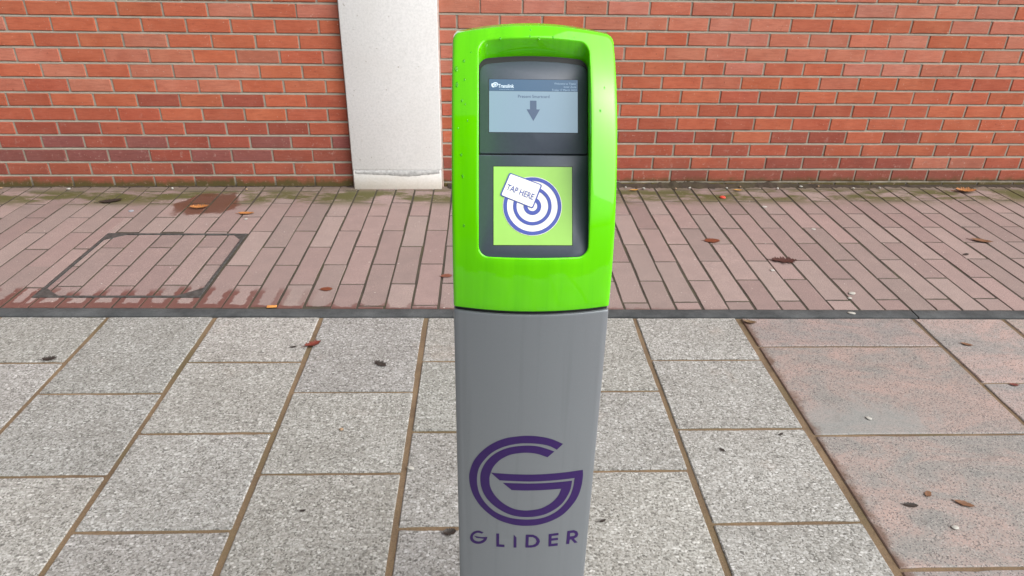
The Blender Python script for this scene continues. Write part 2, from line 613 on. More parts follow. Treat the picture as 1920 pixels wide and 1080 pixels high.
# --- granite slabs
gran_bed = link('granite_pavement', sheet(1.012, XR, -1.6, -1.6, kerb_near(1.0), kerb_near(XR), -.0045, 'granite_pavement'), SLAB_JOINT)
tag(gran_bed, 'pink and grey veined granite paving at the right of the aggregate slabs', kind='structure')
for (x0, x1, ys) in ((1.016, 1.714, (2.203, 1.694, 1.186, .68, .17, -.34, -.85, -1.36)),
                     (1.722, 2.083, (1.966, 1.455, .945, .435, -.075, -.585, -1.095, -1.6)),
                     (2.091, 2.786, (2.203, 1.694, 1.186, .68, .17, -.34, -.85, -1.36)),
                     (2.794, 3.488, (1.966, 1.455, .945, .435, -.075, -.585, -1.095, -1.6)),
                     (3.496, 4.190, (2.203, 1.694, 1.186, .68, .17, -.34, -.85, -1.36)),
                     (4.198, 4.892, (1.966, 1.455, .945, .435, -.075, -.585, -1.095, -1.6)),
                     (4.900, 5.594, (2.203, 1.694, 1.186, .68, .17, -.34, -.85, -1.36)),
                     (5.602, 6.296, (2.203, 1.694, 1.186, .68, .17, -.34, -.85, -1.36))):
    y = kerb_near((x0 + x1) / 2) - .003
    for yb in ys:
        lo = yb + .0045
        m = piece_mesh('granite_slab', x1 - x0 - .006, round(y - lo, 3), .05, .003, .0030, 1, GRANITE, 8)
        o = link('granite_slab', m, None, gran_bed, ((x0 + x1) / 2, (y + lo) / 2, rnd.uniform(-.001, .001)))
        t = rnd.uniform(.62, .74)
        o.color = (t, t * rnd.uniform(.97, 1.0), t * rnd.uniform(.97, 1.0), 1)
        y = yb - .0045

# --- dark edging strip between the pavings
edge_bed = link('edging_strip', sheet(XL, XR, kerb_near(XL), kerb_near(XR), kerb_far(XL), kerb_far(XR), -.006, 'edging_strip'), PAVER_JOINT)
tag(edge_bed, 'dark narrow edging strip between brick paving and slabs', kind='structure')
for (x0, x1) in ((XL, -2.25), (-2.246, 1.742), (1.748, XR)):
    n = max(2, int((x1 - x0) / .05))
    V, F = [], []
    for i in range(n + 1):
        x = x0 + (x1 - x0) * i / n
        j = rnd.uniform(-.0022, .0022)
        k = rnd.uniform(-.0015, .0015)
        a, b = kerb_near(x) + .002 + j, kerb_far(x) - .003 + k
        V += [(x, a, -.01), (x, a + .002, .0012), (x, a + .006, .003), (x, b - .005, .003), (x, b - .001, .001), (x, b, -.01)]
    for i in range(n):
        for k in range(5):
            F.append((i * 6 + k, (i + 1) * 6 + k, (i + 1) * 6 + k + 1, i * 6 + k + 1)[::1])
    F.append((0, 1, 2, 3, 4, 5))
    F.append(tuple(n * 6 + k for k in (5, 4, 3, 2, 1, 0)))
    link('edging_block', mesh_from('edging_block', V, F, 40), EDGING, edge_bed)

# --- clay pavers
CV = (-1.838, -1.168, 2.590, 3.246)      # inspection cover, outer frame
bx0, bx1, ZJ = XL - .6, XR, -.0024
bv = [(bx0, kerb_far(bx0)), (CV[0], kerb_far(CV[0])), (CV[1], kerb_far(CV[1])), (bx1, kerb_far(bx1)),
      (bx1, wall_y(bx1) + .02), (CV[1], wall_y(CV[1]) + .02), (CV[0], wall_y(CV[0]) + .02), (bx0, wall_y(bx0) + .02),
      (CV[0], CV[2]), (CV[1], CV[2]), (CV[1], CV[3]), (CV[0], CV[3])]
pav_bed = link('brick_paving', mesh_from('brick_paving', [(x, y, ZJ) for x, y in bv],
               [(0, 1, 8, 11, 6, 7), (1, 2, 9, 8), (2, 3, 4, 5, 10, 9), (11, 10, 5, 6)]), PAVER_JOINT)
tag(pav_bed, 'pinkish clay brick paving laid in half bond in front of the wall', kind='structure')

def paver_tint():
    t = rnd.uniform(.66, .84)
    h = rnd.uniform(-.03, .03)
    return (.380 * t, (.284 - h * .4) * t, (.262 - h * .3) * t)


def clip_cover(r):
    """cut one paver rectangle around the cover frame"""
    x0, x1, y0, y1 = r
    a, b, c, d = CV[0] - .004, CV[1] + .004, CV[2] - .004, CV[3] + .004
    if x1 <= a or x0 >= b or y1 <= c or y0 >= d:
        return [r]
    out = []
    if x0 < a:
        out.append((x0, a, y0, y1))
    if x1 > b:
        out.append((b, x1, y0, y1))
    xa, xb = max(x0, a), min(x1, b)
    if y0 < c:
        out.append((xa, xb, y0, c))
    if y1 > d:
        out.append((xa, xb, d, y1))
    return [o for o in out if o[1] - o[0] > .012 and o[3] - o[2] > .012]


far_pavers = Joined()
PX, PY = .1078, .1945
for c in range(-62, 62):
    x0 = -.190 + c * PX
    x1 = x0 + PX
    xm = (x0 + x1) / 2
    if x0 < XL - .6 or x1 > XR:
        continue
    par = 0 if c % 2 else 1
    lo, hi = kerb_far(xm) + .003, wall_y(xm) - .001
    k = -3
    while True:
        ya = 2.722 + .0255 * xm + PY * (k + (1 if par else 0)) + .0052
        yb = ya + 2 * PY - .0104
        k += 2
        if k > 14 or ya > hi:
            break
        if yb < lo:
            continue
        ja = rnd.uniform(-.002, .002)
        jb = ja + rnd.uniform(-.0008, .0008)
        for (a0, a1, b0, b1) in clip_cover((x0 + .0043 + ja, x1 - .0043 + jb, max(ya, lo), min(yb, hi))):
            if b1 - b0 < .012:
                continue
            sx, sy = round(a1 - a0, 3), round(b1 - b0, 3)
            if .3 < sy:
                sy = .3786
            loc = ((a0 + a1) / 2, (b0 + b1) / 2, rnd.uniform(-.0005, .0008))
            tn = paver_tint()
            if in_view((loc[0], loc[1], 0), 70):
                m = piece_mesh('paver', sx, sy, .04, .0013, .0016, 3, PAVER)
                o = link('paver', m, None, pav_bed, loc, (rnd.uniform(-.002, .002), rnd.uniform(-.006, .006), rnd.uniform(-.003, .003)))
                o.color = (*tn, 1)
            else:
                V, F = piece(sx, sy, .04, .0022, .0016, rnd.randrange(9999))
                far_pavers.add(V, F, Matrix.Translation(loc), tn)
far_pavers.build('outer_pavers', PAVER_J, pav_bed)

# --- recessed inspection cover
cov = bpy.data.objects.new('inspection_cover', None)
COL.objects.link(cov)
cov.location = ((CV[0] + CV[1]) / 2, (CV[2] + CV[3]) / 2, 0)
tag(cov, 'recessed square inspection cover inlaid with clay pavers, dark steel rim', 'manhole cover')
W2, H2 = (CV[1] - CV[0]) / 2, (CV[3] - CV[2]) / 2
bedm = mesh_from('cover_tray', [(-W2, -H2, -.0045), (W2, -H2, -.0045), (W2, H2, -.0045), (-W2, H2, -.0045)], [(0, 1, 2, 3)])
link('cover_tray', bedm, PAVER_JOINT, cov)
fw = .013
for (a, b, c, d) in ((-W2, W2, -H2, -H2 + fw), (-W2, W2, H2 - fw, H2), (-W2, -W2 + fw, -H2 + fw + .0005, H2 - fw - .0005), (W2 - fw, W2, -H2 + fw + .0005, H2 - fw - .0005)):
    link('rim_bar', bevel_box('rim_bar', a, b, c, d, -.03, .0015, .0012, 1), STEEL, cov)
for sx_, sy_ in ((-1, -1), (1, -1), (1, 1), (-1, 1)):
    L1, L2 = (.085, .07) if (sx_, sy_) != (1, 1) else (.05, .06)
    cx, cy = sx_ * (W2 - fw), sy_ * (H2 - fw)
    pts = [(cx, cy), (cx - sx_ * L1, cy), (cx - sx_ * L1 * .55, cy - sy_ * L2 * .42), (cx, cy - sy_ * L2)]
    if sx_ * sy_ < 0:
        pts = pts[::-1]
    V = [(x, y, .0008) for x, y in pts] + [(x, y, -.02) for x, y in pts]
    F = [(0, 1, 2, 3)] + [(4 + i, 4 + (i + 1) % 4, (i + 1) % 4, i) for i in range(4)]
    link('corner_plate', mesh_from('corner_plate', V, F), STEEL, cov)
ix0, ix1, iy0, iy1 = CV[0] + fw + .003, CV[1] - fw - .003, CV[2] + fw + .003, CV[3] - fw - .003
for c in range(-18, -8):
    x0 = -.190 + c * PX + .012
    x1 = x0 + PX
    a0, a1 = max(x0 + .0045, ix0), min(x1 - .0045, ix1)
    if a1 - a0 < .015:
        continue
    par = 0 if c % 2 else 1
    for k in range(-4, 8, 2):
        ya = 2.735 + .0255 * (x0 + x1) / 2 + PY * (k + (1 if par else 0)) + .0045
        b0, b1 = max(ya, iy0), min(ya + 2 * PY - .009, iy1)
        if b1 - b0 < .015:
            continue
        m = piece_mesh('paver', a1 - a0, b1 - b0, .02, .0013, .0016, 2, PAVER)
        o = link('paver', m, None, cov, ((a0 + a1) / 2 - cov.location.x, (b0 + b1) / 2 - cov.location.y, rnd.uniform(-.0022, -.0010)))
        tn = paver_tint()
        o.color = (tn[0] * .97, tn[1] * .95, tn[2] * .96, 1)

# ------------------------------------------------------------------ the building across the street, mirrored in the post
BWALL = simple('sooty_stone', (.16, .15, .14), .85, 3, .25)
BGLASS = simple('dark_window_glass', (.02, .024, .028), .08, 2, .2)
BFRAME = simple('grey_window_frame', (.28, .28, .27), .5, 20, .1)
bld = link('street_building', None)
bld.location = (-9.5, -9.0, 0)
bld.rotation_euler = (0, 0, math.radians(-14))
tag(bld, 'tall dark stone building across the street, mirrored in the left rim of the post', 'building')
v, f = box(-8, 6.2, -7, -.12, -.06, 12.5)
link('wall', mesh_from('wall', v, f), BWALL, bld)
link('cornice', bevel_box('cornice', -8.2, 6.4, -7.2, .2, 12.505, 13.0, .05, 1), BWALL, bld)
for fl in range(4):
    for k in range(6):
        x = -6.8 + 2.3 * k
        z = .9 + 2.95 * fl
        w = link('window', bevel_box('window', x - .6, x + .6, -.118, -.03, z, z + 1.8, .02, 1), BFRAME, bld)
        link('pane', bevel_box('pane', x - .52, x + .52, -.029, -.02, z + .08, z + 1.72, .002, 1), BGLASS, w)

# ------------------------------------------------------------------ brick walls and pillar
WALL_ROT = math.atan(.0224)
CP = .0769


def wall_world(x, z, y=0.0):
    c, s = math.cos(WALL_ROT), math.sin(WALL_ROT)
    return (c * x - s * y, 3.96 + s * x + c * y, z)


ORG, SAL, RED_, DEEP, PUR = (.43, .112, .056), (.45, .148, .092), (.385, .092, .050), (.30, .073, .046), (.235, .075, .062)
ROWS = {'left': [((RED_, 5), (DEEP, 2)), ((RED_, 4), (DEEP, 4)), ((PUR, 5), (DEEP, 2), (RED_, 1)), ((PUR, 4), (DEEP, 4)), ((DEEP, 5), (RED_, 4)),
                 ((RED_, 5), (ORG, 4)), ((RED_, 4), (ORG, 4), (DEEP, 1)), ((ORG, 5), (SAL, 4), (RED_, 2)), ((SAL, 5), (ORG, 4)), ((SAL, 6), (ORG, 3)), ((ORG, 6), (SAL, 3))],
        'right': [((DEEP, 4), (RED_, 3)), ((RED_, 4), (DEEP, 3), (SAL, 1)), ((RED_, 4), (ORG, 2), (DEEP, 2)), ((ORG, 4), (DEEP, 2), (PUR, 1)), ((RED_, 4), (ORG, 4), (DEEP, 1)),
                  ((ORG, 5), (RED_, 4)), ((ORG, 6), (RED_, 2)), ((ORG, 4), (RED_, 3), (DEEP, .8)), ((ORG, 5), (SAL, 3)), ((ORG, 4), (SAL, 4)), ((SAL, 5), (ORG, 5))]}


def brick_tint(x, row, side):
    pal = ROWS[side][max(0, min(row, 10))]
    r = (.6 * rnd.random() + .4 * (.5 + .5 * math.sin(x * 2.3 + row * 1.9))) * sum(w for _, w in pal)
    for col, w in pal:
        r -= w
        if r <= 0:
            break
    t = rnd.uniform(.92, 1.08)
    p = rnd.uniform(.0, .35) if side == 'right' and row > 6 and rnd.random() < .45 else 0      # washed-out pinkish faces
    col = tuple(a + (b - a) * p for a, b in zip(col, (.47, .20, .155)))
    return tuple(v * t * rnd.uniform(.97, 1.03) for v in col)


def build_wall(name, label, xa, xb, z_top13, phase, side, rows):
    root = link(name, None)
    root.location = (0, 3.96, 0)
    root.rotation_euler = (0, 0, WALL_ROT)
    tag(root, label, 'wall')
    prof = [(.11, -.1), (.0045, -.1)]
    for r in range(rows[0], rows[1]):
        zb = z_top13 + CP * (r - 1)                      # bed joint under course r, struck back at its top
        prof += [(.0045, zb - .0062), (.0012, zb - .0058), (.0022, zb), (.0085, zb + .0056), (.0045, zb + .0062)]
    prof += [(.0045, 2.42), (.11, 2.42)]
    n = len(prof)
    nx = 24
    V = [(xa + (xb - xa) * i / nx, y, z) for i in range(nx + 1) for y, z in prof]
    F = [(i * n + k, (i + 1) * n + k, (i + 1) * n + (k + 1) % n, i * n + (k + 1) % n) for i in range(nx) for k in range(n)]
    link('mortar_bed', mesh_from('mortar_bed', V, F), MORTAR, root)
    j = Joined()
    for r in range(rows[0], rows[1]):
        zc = z_top13 + CP * r - CP / 2
        ph = phase + (0 if r % 2 == 0 else .1125)
        k0 = math.floor((xa - ph) / .225)
        x = ph + k0 * .225
        wob = rnd.uniform(-.004, .004)
        while x < xb:
            a, b = max(x + .005 + wob, xa + .001), min(x + .220 + wob + rnd.uniform(-.0015, .0015), xb - .001)
            x += .225
            if b - a < .012:
                continue
            sx, sy = round(b - a, 3), round(CP - .0104 + rnd.choice((-.001, 0, 0, .001)), 4)
            if sx > .2:
                sx = .2145
            loc = ((a + b) / 2, rnd.uniform(-.0012, .0012), zc + rnd.uniform(-.0007, .0007))
            tn = brick_tint(loc[0], r, side)
            if in_view(wall_world(loc[0], zc), 75):
                m = piece_mesh('brick', sx, sy, .06, .0028, .0013, 6, BRICK)
                o = link('brick', m, None, root, loc, (math.pi / 2 + rnd.uniform(-.012, .012), rnd.uniform(-.004, .004), rnd.uniform(-.006, .006)))
                o.color = (*tn, 1)
            else:
                V, F = piece(sx, sy, .06, .0028, .0013, rnd.randrange(9999))
                j.add(V, F, Matrix.Translation(loc) @ Matrix.Rotation(math.pi / 2, 4, 'X'), tn)
    j.build('outer_bricks', BRICK_J, root)
    return root


PILX = (-.7535, -.2510)
build_wall('brick_wall', 'orange red brick wall left of the white concrete pillar', -6.6, PILX[0] - .009, .0681, -2.330, 'left', (0, 31))
build_wall('brick_wall', 'long brick wall right of the white pillar, behind the green ticket post', PILX[1] + .009, 6.3, .1025, .867, 'right', (-1, 30))

pil = link('pillar', None)
pil.location = (0, 3.96, 0)
pil.rotation_euler = (0, 0, WALL_ROT)
tag(pil, 'white precast concrete pillar standing between the two brick walls', 'pillar')
link('shaft', bevel_box('shaft', PILX[0], PILX[1], -.045, .12, .113, 2.45, .005, 2), CONCRETE, pil)
link('plinth', bevel_box('plinth', PILX[0] + .002, PILX[1] - .002, -.0445, .12, -.02, .1115, .004, 2), CONCRETE, pil)
# grey repair mortar smeared across the top of the plinth
V, F = [], []
N = 46
for i in range(N + 1):
    t = i / N
    x = PILX[0] + .012 + t * (PILX[1] - PILX[0] - .024)
    low = .084 - .010 * math.exp(-((t - .62) / .18) ** 2) + .008 * (abs(t - .5) * 2) ** 3 + rnd.uniform(-.0015, .0015)
    th = .0006 + .0007 * rnd.random()
    V += [(x, -.0440, low), (x, -.0445 - th, low + .002), (x, -.0448 - th, .109), (x, -.0440, .1112)]
for i in range(N):
    for k in range(3):
        F.append((i * 4 + k, (i + 1) * 4 + k, (i + 1) * 4 + k + 1, i * 4 + k + 1))
link('repair_patch', mesh_from('repair_patch', V, F, 50), CEMENT, pil)
for xa, xb in ((PILX[0] - .0085, PILX[0] - .0002), (PILX[1] + .0002, PILX[1] + .0085)):
    v, f = box(xa, xb, -.006, .1, 0, 2.4)
    link('sealant_strip', mesh_from('sealant_strip', v, f), SEALANT, pil)


# dirt gathered along the foot of the walls
def soil(name, label, xa, xb, depth, height, seed, off=0.0):
    r = random.Random(seed)
    n = int((xb - xa) / .012)
    prof = 6
    V, F = [], []
    dd, hh = depth, height
    for i in range(n + 1):
        x = xa + (xb - xa) * i / n
        dd += (depth * r.uniform(.2, 1.8) - dd) * .3
        hh += (height * r.uniform(.2, 1.8) * (.35 if x > 2.0 else .55 + .6 * abs(math.sin(x * 3.1 + 1.2 * math.sin(x * 7)))) - hh) * .3
        for k in range(prof + 1):
            t = k / prof
            y = wall_y(x) - off + .006 - dd * t
            z = hh * (1 - t) ** 1.5 + (r.uniform(-.0025, .0025) if 0 < k < prof else 0) - (.004 if k == prof else 0)
            V.append((x, y, z))
    for i in range(n):
        for k in range(prof):
            a = i * (prof + 1) + k
            F.append((a, a + 1, a + prof + 2, a + prof + 1))
    o = link(name, mesh_from(name, V, F, 80), SOIL)
    tag(o, label, 'dirt', kind='stuff')
    return o


soil('dirt_ridge', 'dark dirt and leaf mould along the foot of the right brick wall', -.22, 6.2, .05, .021, 3)
soil('dirt_line', 'thin dark dirt line along the foot of the left brick wall', -6.5, PILX[0] - .01, .016, .008, 4)


# ------------------------------------------------------------------ ticket validator post
PX0, PY0 = .0635, .8438
HW, BULGE = .1066, .0155
POLY = (85.79676073704763, -57.1025117510956, 14.162937872690302, -0.2923622949917596, -0.013197667396167127, 3.257e-05)
DPOLY = np.polyder(np.array(POLY))
post = link('ticket_validator', None)
post.location = (PX0, PY0, 0)
tag(post, 'lime green and grey ticket validator post with a small screen, standing on the slabs', 'ticket validator')


def S(x, ze, depth=0.0):
    t = ze - .927
    dy = float(np.polyval(DPOLY, t))
    L = math.hypot(1, dy)
    u = x / HW
    k = BULGE * (1 - u * u) - depth
    return Vector((x, float(np.polyval(POLY, t)) - k / L, ze + dy * k / L))


def rrect(x0, x1, y0, y1, rad, n=14, nc=7, top_arch=0.0, bot_arch=0.0):
    """rounded rectangle, counter-clockwise; rad = bl, br, tr, tl; same point count every time"""
    P = []
    cs = ((x0, y0), (x1, y0), (x1, y1), (x0, y1))
    for i in range(4):
        cx, cy = cs[i]
        r = rad[i]
        ccx = cx + r * (1 if i in (0, 3) else -1)
        ccy = cy + r * (1 if i in (0, 1) else -1)
        a0 = math.pi + i * math.pi / 2
        for k in range(nc + 1):
            a = a0 + k / nc * math.pi / 2
            P.append((ccx + r * math.cos(a), ccy + r * math.sin(a)))
        nx, ny = cs[(i + 1) % 4]
        r2 = rad[(i + 1) % 4]
        j = (i + 1) % 4
        bx = nx + (r2 if j in (0, 3) else -r2) if i in (0, 2) else nx
        by = ny if i in (0, 2) else ny + (r2 if j in (0, 1) else -r2)
        ax, ay = P[-1]
        for k in range(1, n):
            P.append((ax + (bx - ax) * k / n, ay + (by - ay) * k / n))
    h = (x1 - x0) / 2
    m = (x0 + x1) / 2
    ym = (y0 + y1) / 2
    if top_arch or bot_arch:
        P = [(x, y + (top_arch if y > ym else -bot_arch) * (1 - ((x - m) / h) ** 2) * min(1, abs(y - ym) / (abs(y1 - ym) * .8)) ** 6) for x, y in P]
    return P


def loft(rings, cap_first=False, cap_last=False):
    n = len(rings[0])
    V = [p for r in rings for p in r]
    F = []
    for a in range(len(rings) - 1):
        for i in range(n):
            j = (i + 1) % n
            F.append((a * n + i, a * n + j, (a + 1) * n + j, (a + 1) * n + i))
    if cap_first:
        F.append(tuple(range(n))[::-1])
    if cap_last:
        F.append(tuple(range((len(rings) - 1) * n, len(rings) * n)))
    return V, F


TA = math.atan(.55)


def PW(x, w, off=0.0):
    """point on the tilted front panel: w up the panel, off towards the reader"""
    return Vector((x, -.00683 + w * math.sin(TA) - off * math.cos(TA), 1.0 + w * math.cos(TA) + off * math.sin(TA)))


ZB, ZT = .9288, 1.2645


def outer(inset):
    return rrect(-HW + inset, HW - inset, ZB + inset * .5, ZT - inset, (.0015, .0015, .0075, .0075))


def opening(inset):
    return rrect(-.0735 + inset, .0722 - inset, 1.0043 + inset, 1.2520 - inset, (.0135, .0135, .012, .012))


# green head shell: back, sides, rounded rim, bezel, lip, recess
rings = [[Vector((x * .97, .172, min(S(x, z).z, 1.262))) for x, z in outer(0)],
         [Vector((x, .160, S(x, z, .0035).z)) for x, z in outer(0)]]
for ins, dep in ((0, .0045), (.0003, .0026), (.0012, .0011), (.0026, .0003), (.0045, 0.0)):
    rings.append([S(x, z, dep) for x, z in outer(ins)])
A, O = outer(.0045), opening(0)
for k in range(1, 9):
    t = k / 9
    rings.append([S(a[0] + (o[0] - a[0]) * t, a[1] + (o[1] - a[1]) * t) for a, o in zip(A, O)])
for ins, dep in ((0, 0), (.0006, .0002), (.0012, .0008), (.0016, .0020)):
    rings.append([S(x, z, dep) for x, z in opening(ins)])
back = rrect(-.0728, .0722, -.0015, .2680, (.0125, .0125, .0125, .0125), top_arch=.0052, bot_arch=.0030)
rings.append([PW(x, w, -.0055) for x, w in back])
V, F = loft(rings, cap_first=True)
F = [f[::-1] for f in F]
head = link('head_shell', mesh_from('head_shell', V, F, 38), GREEN, post)
bm = bmesh.new(); bm.from_mesh(head.data); bmesh.ops.recalc_face_normals(bm, faces=bm.faces); bm.to_mesh(head.data); bm.free()
head.data.set_sharp_from_angle(angle=math.radians(38))

bp = rrect(-.0745, .0740, -.003, .2695, (.0125,) * 4, top_arch=.0052, bot_arch=.0030)
V, F = loft([[PW(x, w, -.012) for x, w in bp], [PW(x, w, -.0052) for x, w in bp]], True, True)
link('recess_backing', mesh_from('recess_backing', V, F), BLACK, post)


def plate(name, out, off, thick, bev, material, parent):
    cx = sum(p[0] for p in out) / len(out)
    cy = sum(p[1] for p in out) / len(out)
    hx = max(p[0] for p in out) - cx
    hy = max(p[1] for p in out) - cy
    sh = [(cx + (x - cx) * (1 - bev / hx), cy + (y - cy) * (1 - bev / hy)) for x, y in out]
    V, F = loft([[PW(x, w, off - thick) for x, w in out], [PW(x, w, off - bev) for x, w in out], [PW(x, w, off) for x, w in sh]], False, True)
    return link(name, mesh_from(name, V, F, 60), material, parent)


disp = plate('display_panel', rrect(-.0711, .0711,   .1422, .2590, (.002, .004, .0105, .0105), top_arch=.0058), 0, .006, .0008, PANEL, post)
read = plate('reader_panel', rrect(-.0722, .0719, .0065, .1402, (.012, .012, .001, .001), bot_arch=.0028), .0004, .006, .0008, PANEL, post)


def flat(name, polys, off, material, parent):
    """flat print on the panel: polygons of (x, w), the first outline of each may carry holes"""
    V, F = [], []
    for poly in polys:
        loops = poly if isinstance(poly[0][0], (tuple, list)) else [poly]
        n = len(V)
        pts = [Vector((x, w, 0)) for lp in loops for x, w in lp]
        tri = tessellate_polygon([[Vector((x, w, 0)) for x, w in lp] for lp in loops])
        V += [PW(p.x, p.y, off) for p in pts]
        for t in tri:
            a, b, c = (pts[i] for i in t)
            if (b - a).cross(c - a).z < 0:
                t = t[::-1]
            F.append(tuple(n + i for i in t))
    return link(name, mesh_from(name, V, F), material, parent)


def text(name, s, x, w, size, off, material, parent, align='LEFT', rot=0.0, width=None, bold=0.0):
    cu = bpy.data.curves.new(name, 'FONT')
    cu.body = s
    cu.size = size
    cu.align_x = align
    cu.offset = bold
    cu.resolution_u = 3
    tmp = bpy.data.objects.new(name, cu)
    COL.objects.link(tmp)
    bpy.context.view_layer.update()
    m = bpy.data.meshes.new_from_object(tmp)
    bpy.data.objects.remove(tmp)
    co = [v.co.copy() for v in m.vertices]
    k = 1.0
    if width:
        k = width / max(1e-6, max(c.x for c in co) - min(c.x for c in co))
    ca, sa = math.cos(rot), math.sin(rot)
    for v, c in zip(m.vertices, co):
        px, py = c.x * k, c.y
        v.co = PW(x + px * ca - py * sa, w + px * sa + py * ca, off)
    return link(name, m, material, parent)


def rect(x0, x1, y0, y1):
    return [(x0, y0), (x1, y0), (x1, y1), (x0, y1)]


# the screen
flat('screen_border', [rect(-.0592, .0590, .1696, .2408)], .0002, BLACK, disp)
flat('screen', [rect(-.0585, .0583, .1702, .2246)], .0005, SCREEN, disp)
flat('header_bar', [rect(-.0585, .0583, .2249, .2402)], .0005, HEADER, disp)
arrow = [(-.0047, .2122), (.0038, .2122), (.0038, .2006), (.0084, .2006), (-.0003, .1853), (-.0093, .2006), (-.0047, .2006)]
flat('arrow', [arrow], .0008, INK, disp)
text('screen_lettering', 'Present Smartcard', -.0209, .2158, .0058, .0008, INK, disp, width=.0415)
text('header_lettering', 'Translink', -.0468, .2290, .0066, .0008, SCREEN_WHITE, disp, width=.021, bold=.00012)
for s, w, wd in (('Welcome to Titanic', .2338, .029), ('Inner Zone', .2296, .0165), ('Friday 17 March 14:21', .2253, .0318)):
    text('header_lettering', s, .0562 - wd, w, .0038, .0008, SCREEN_DIM, disp, width=wd)
text('header_lettering', 'www.translink.co.uk', -.0452, .2260, .0022, .0008, SCREEN_DIM, disp, width=.019)


def ell(cx, cy, rx, ry, rot=0.0, a0=0, a1=360, n=40):
    out = []
    for i in range(n + (0 if a1 - a0 >= 360 else 1)):
        a = math.radians(a0 + (a1 - a0) * i / n)
        px, py = rx * math.cos(a), ry * math.sin(a)
        out.append((cx + px * math.cos(rot) - py * math.sin(rot), cy + px * math.sin(rot) + py * math.cos(rot)))
    return out


flat('header_emblem', [[ell(-.0508, .2328, .0040, .0030, .35), ell(-.0505, .2325, .0028, .0019, .35)[::-1]],
                       ell(-.0505, .2326, .0018, .0011, .35),
                       ell(-.0520, .2324, .0036, .0036, 0, 140, 250, 16) + ell(-.0514, .2322, .0030, .0027, 0, 250, 140, 16)], .0008, SCREEN_WHITE, disp)

# the tap target
SC = (-.0009, .0732)
flat('sticker_border', [rect(-.0535, .0515, .0208, .1256)], .0006, BLACK, read)
flat('sticker', [rect(-.0526, .0505, .0217, .1247)], .0009, STICKER, read)
cc = (-.0017, .0728)
K = .2205e-3
lvl = .0012
flat('target_disc', [ell(*cc, 176 * K, 176 * K, n=64)], lvl, WHITE, read)
for ro, ri in ((173, 151), (115, 94), (53, 29)):
    flat('target_ring', [[ell(*cc, ro * K, ro * K, n=64), ell(*cc, ri * K, ri * K, n=64)[::-1]]], lvl + .0003, BLUE, read)
card = [(-.0317, .1168), (.0114, .1010), (-.0010, .0694), (-.0445, .0868)]
ccx, ccy = sum(p[0] for p in card) / 4, sum(p[1] for p in card) / 4


def rounded(poly, r, grow):
    P = []
    n = len(poly)
    pl = [Vector((ccx + (x - ccx) * grow[0], ccy + (y - ccy) * grow[0])) for x, y in poly]
    for i in range(n):
        p, a, b = pl[i], pl[i - 1], pl[(i + 1) % n]
        u, v = (a - p).normalized(), (b - p).normalized()
        for k in range(6):
            t = k / 5
            P.append(tuple((p + u * r) * (1 - t) ** 2 + p * 2 * t * (1 - t) + (p + v * r) * t * t))
    return P


flat('card_border', [rounded(card, .0028, (1.0,))], lvl + .0006, BLUE, read)
flat('card_face', [rounded(card, .0022, (.925,))], lvl + .0009, WHITE, read)
text('card_lettering', 'TAP HERE', -.0366, .0946, .0112, lvl + .0012, BLUE, read, rot=-.37, width=.0376, bold=.0001)

# column
r_ = .004
sec = []
for i in range(33):
    u = -1 + 2 * i / 32
    x = u * (HW - .0022)
    sec.append((x, -BULGE * (1 - (x / HW) ** 2)))
sec += [(HW - .0006, .0008), (HW, .0028), (HW, .118), (HW - .004, .126), (HW - .012, .130), (-HW + .012, .130), (-HW + .004, .126), (-HW, .118), (-HW, .0028), (-HW + .0006, .0008)]
zs = [(.012, 1.0), (.9195, 1.0), (.9225, .9975), (.9235, .990)]
V, F = loft([[Vector((x * k, (y + .0) * k + (1 - k) * .05, z)) for x, y in sec] for z, k in zs], True, True)
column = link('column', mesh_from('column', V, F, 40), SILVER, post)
V, F = loft([[Vector((x * .982, y * .96 + .004, z)) for x, y in sec] for z in (.915, .9345)], True, True)
link('seam_gasket', mesh_from('seam_gasket', V, F, 40), BLACK, post)
link('base_plate', bevel_box('base_plate', -.135, .135, -.045, .16, .0015, .013, .003, 1), STEEL, post)

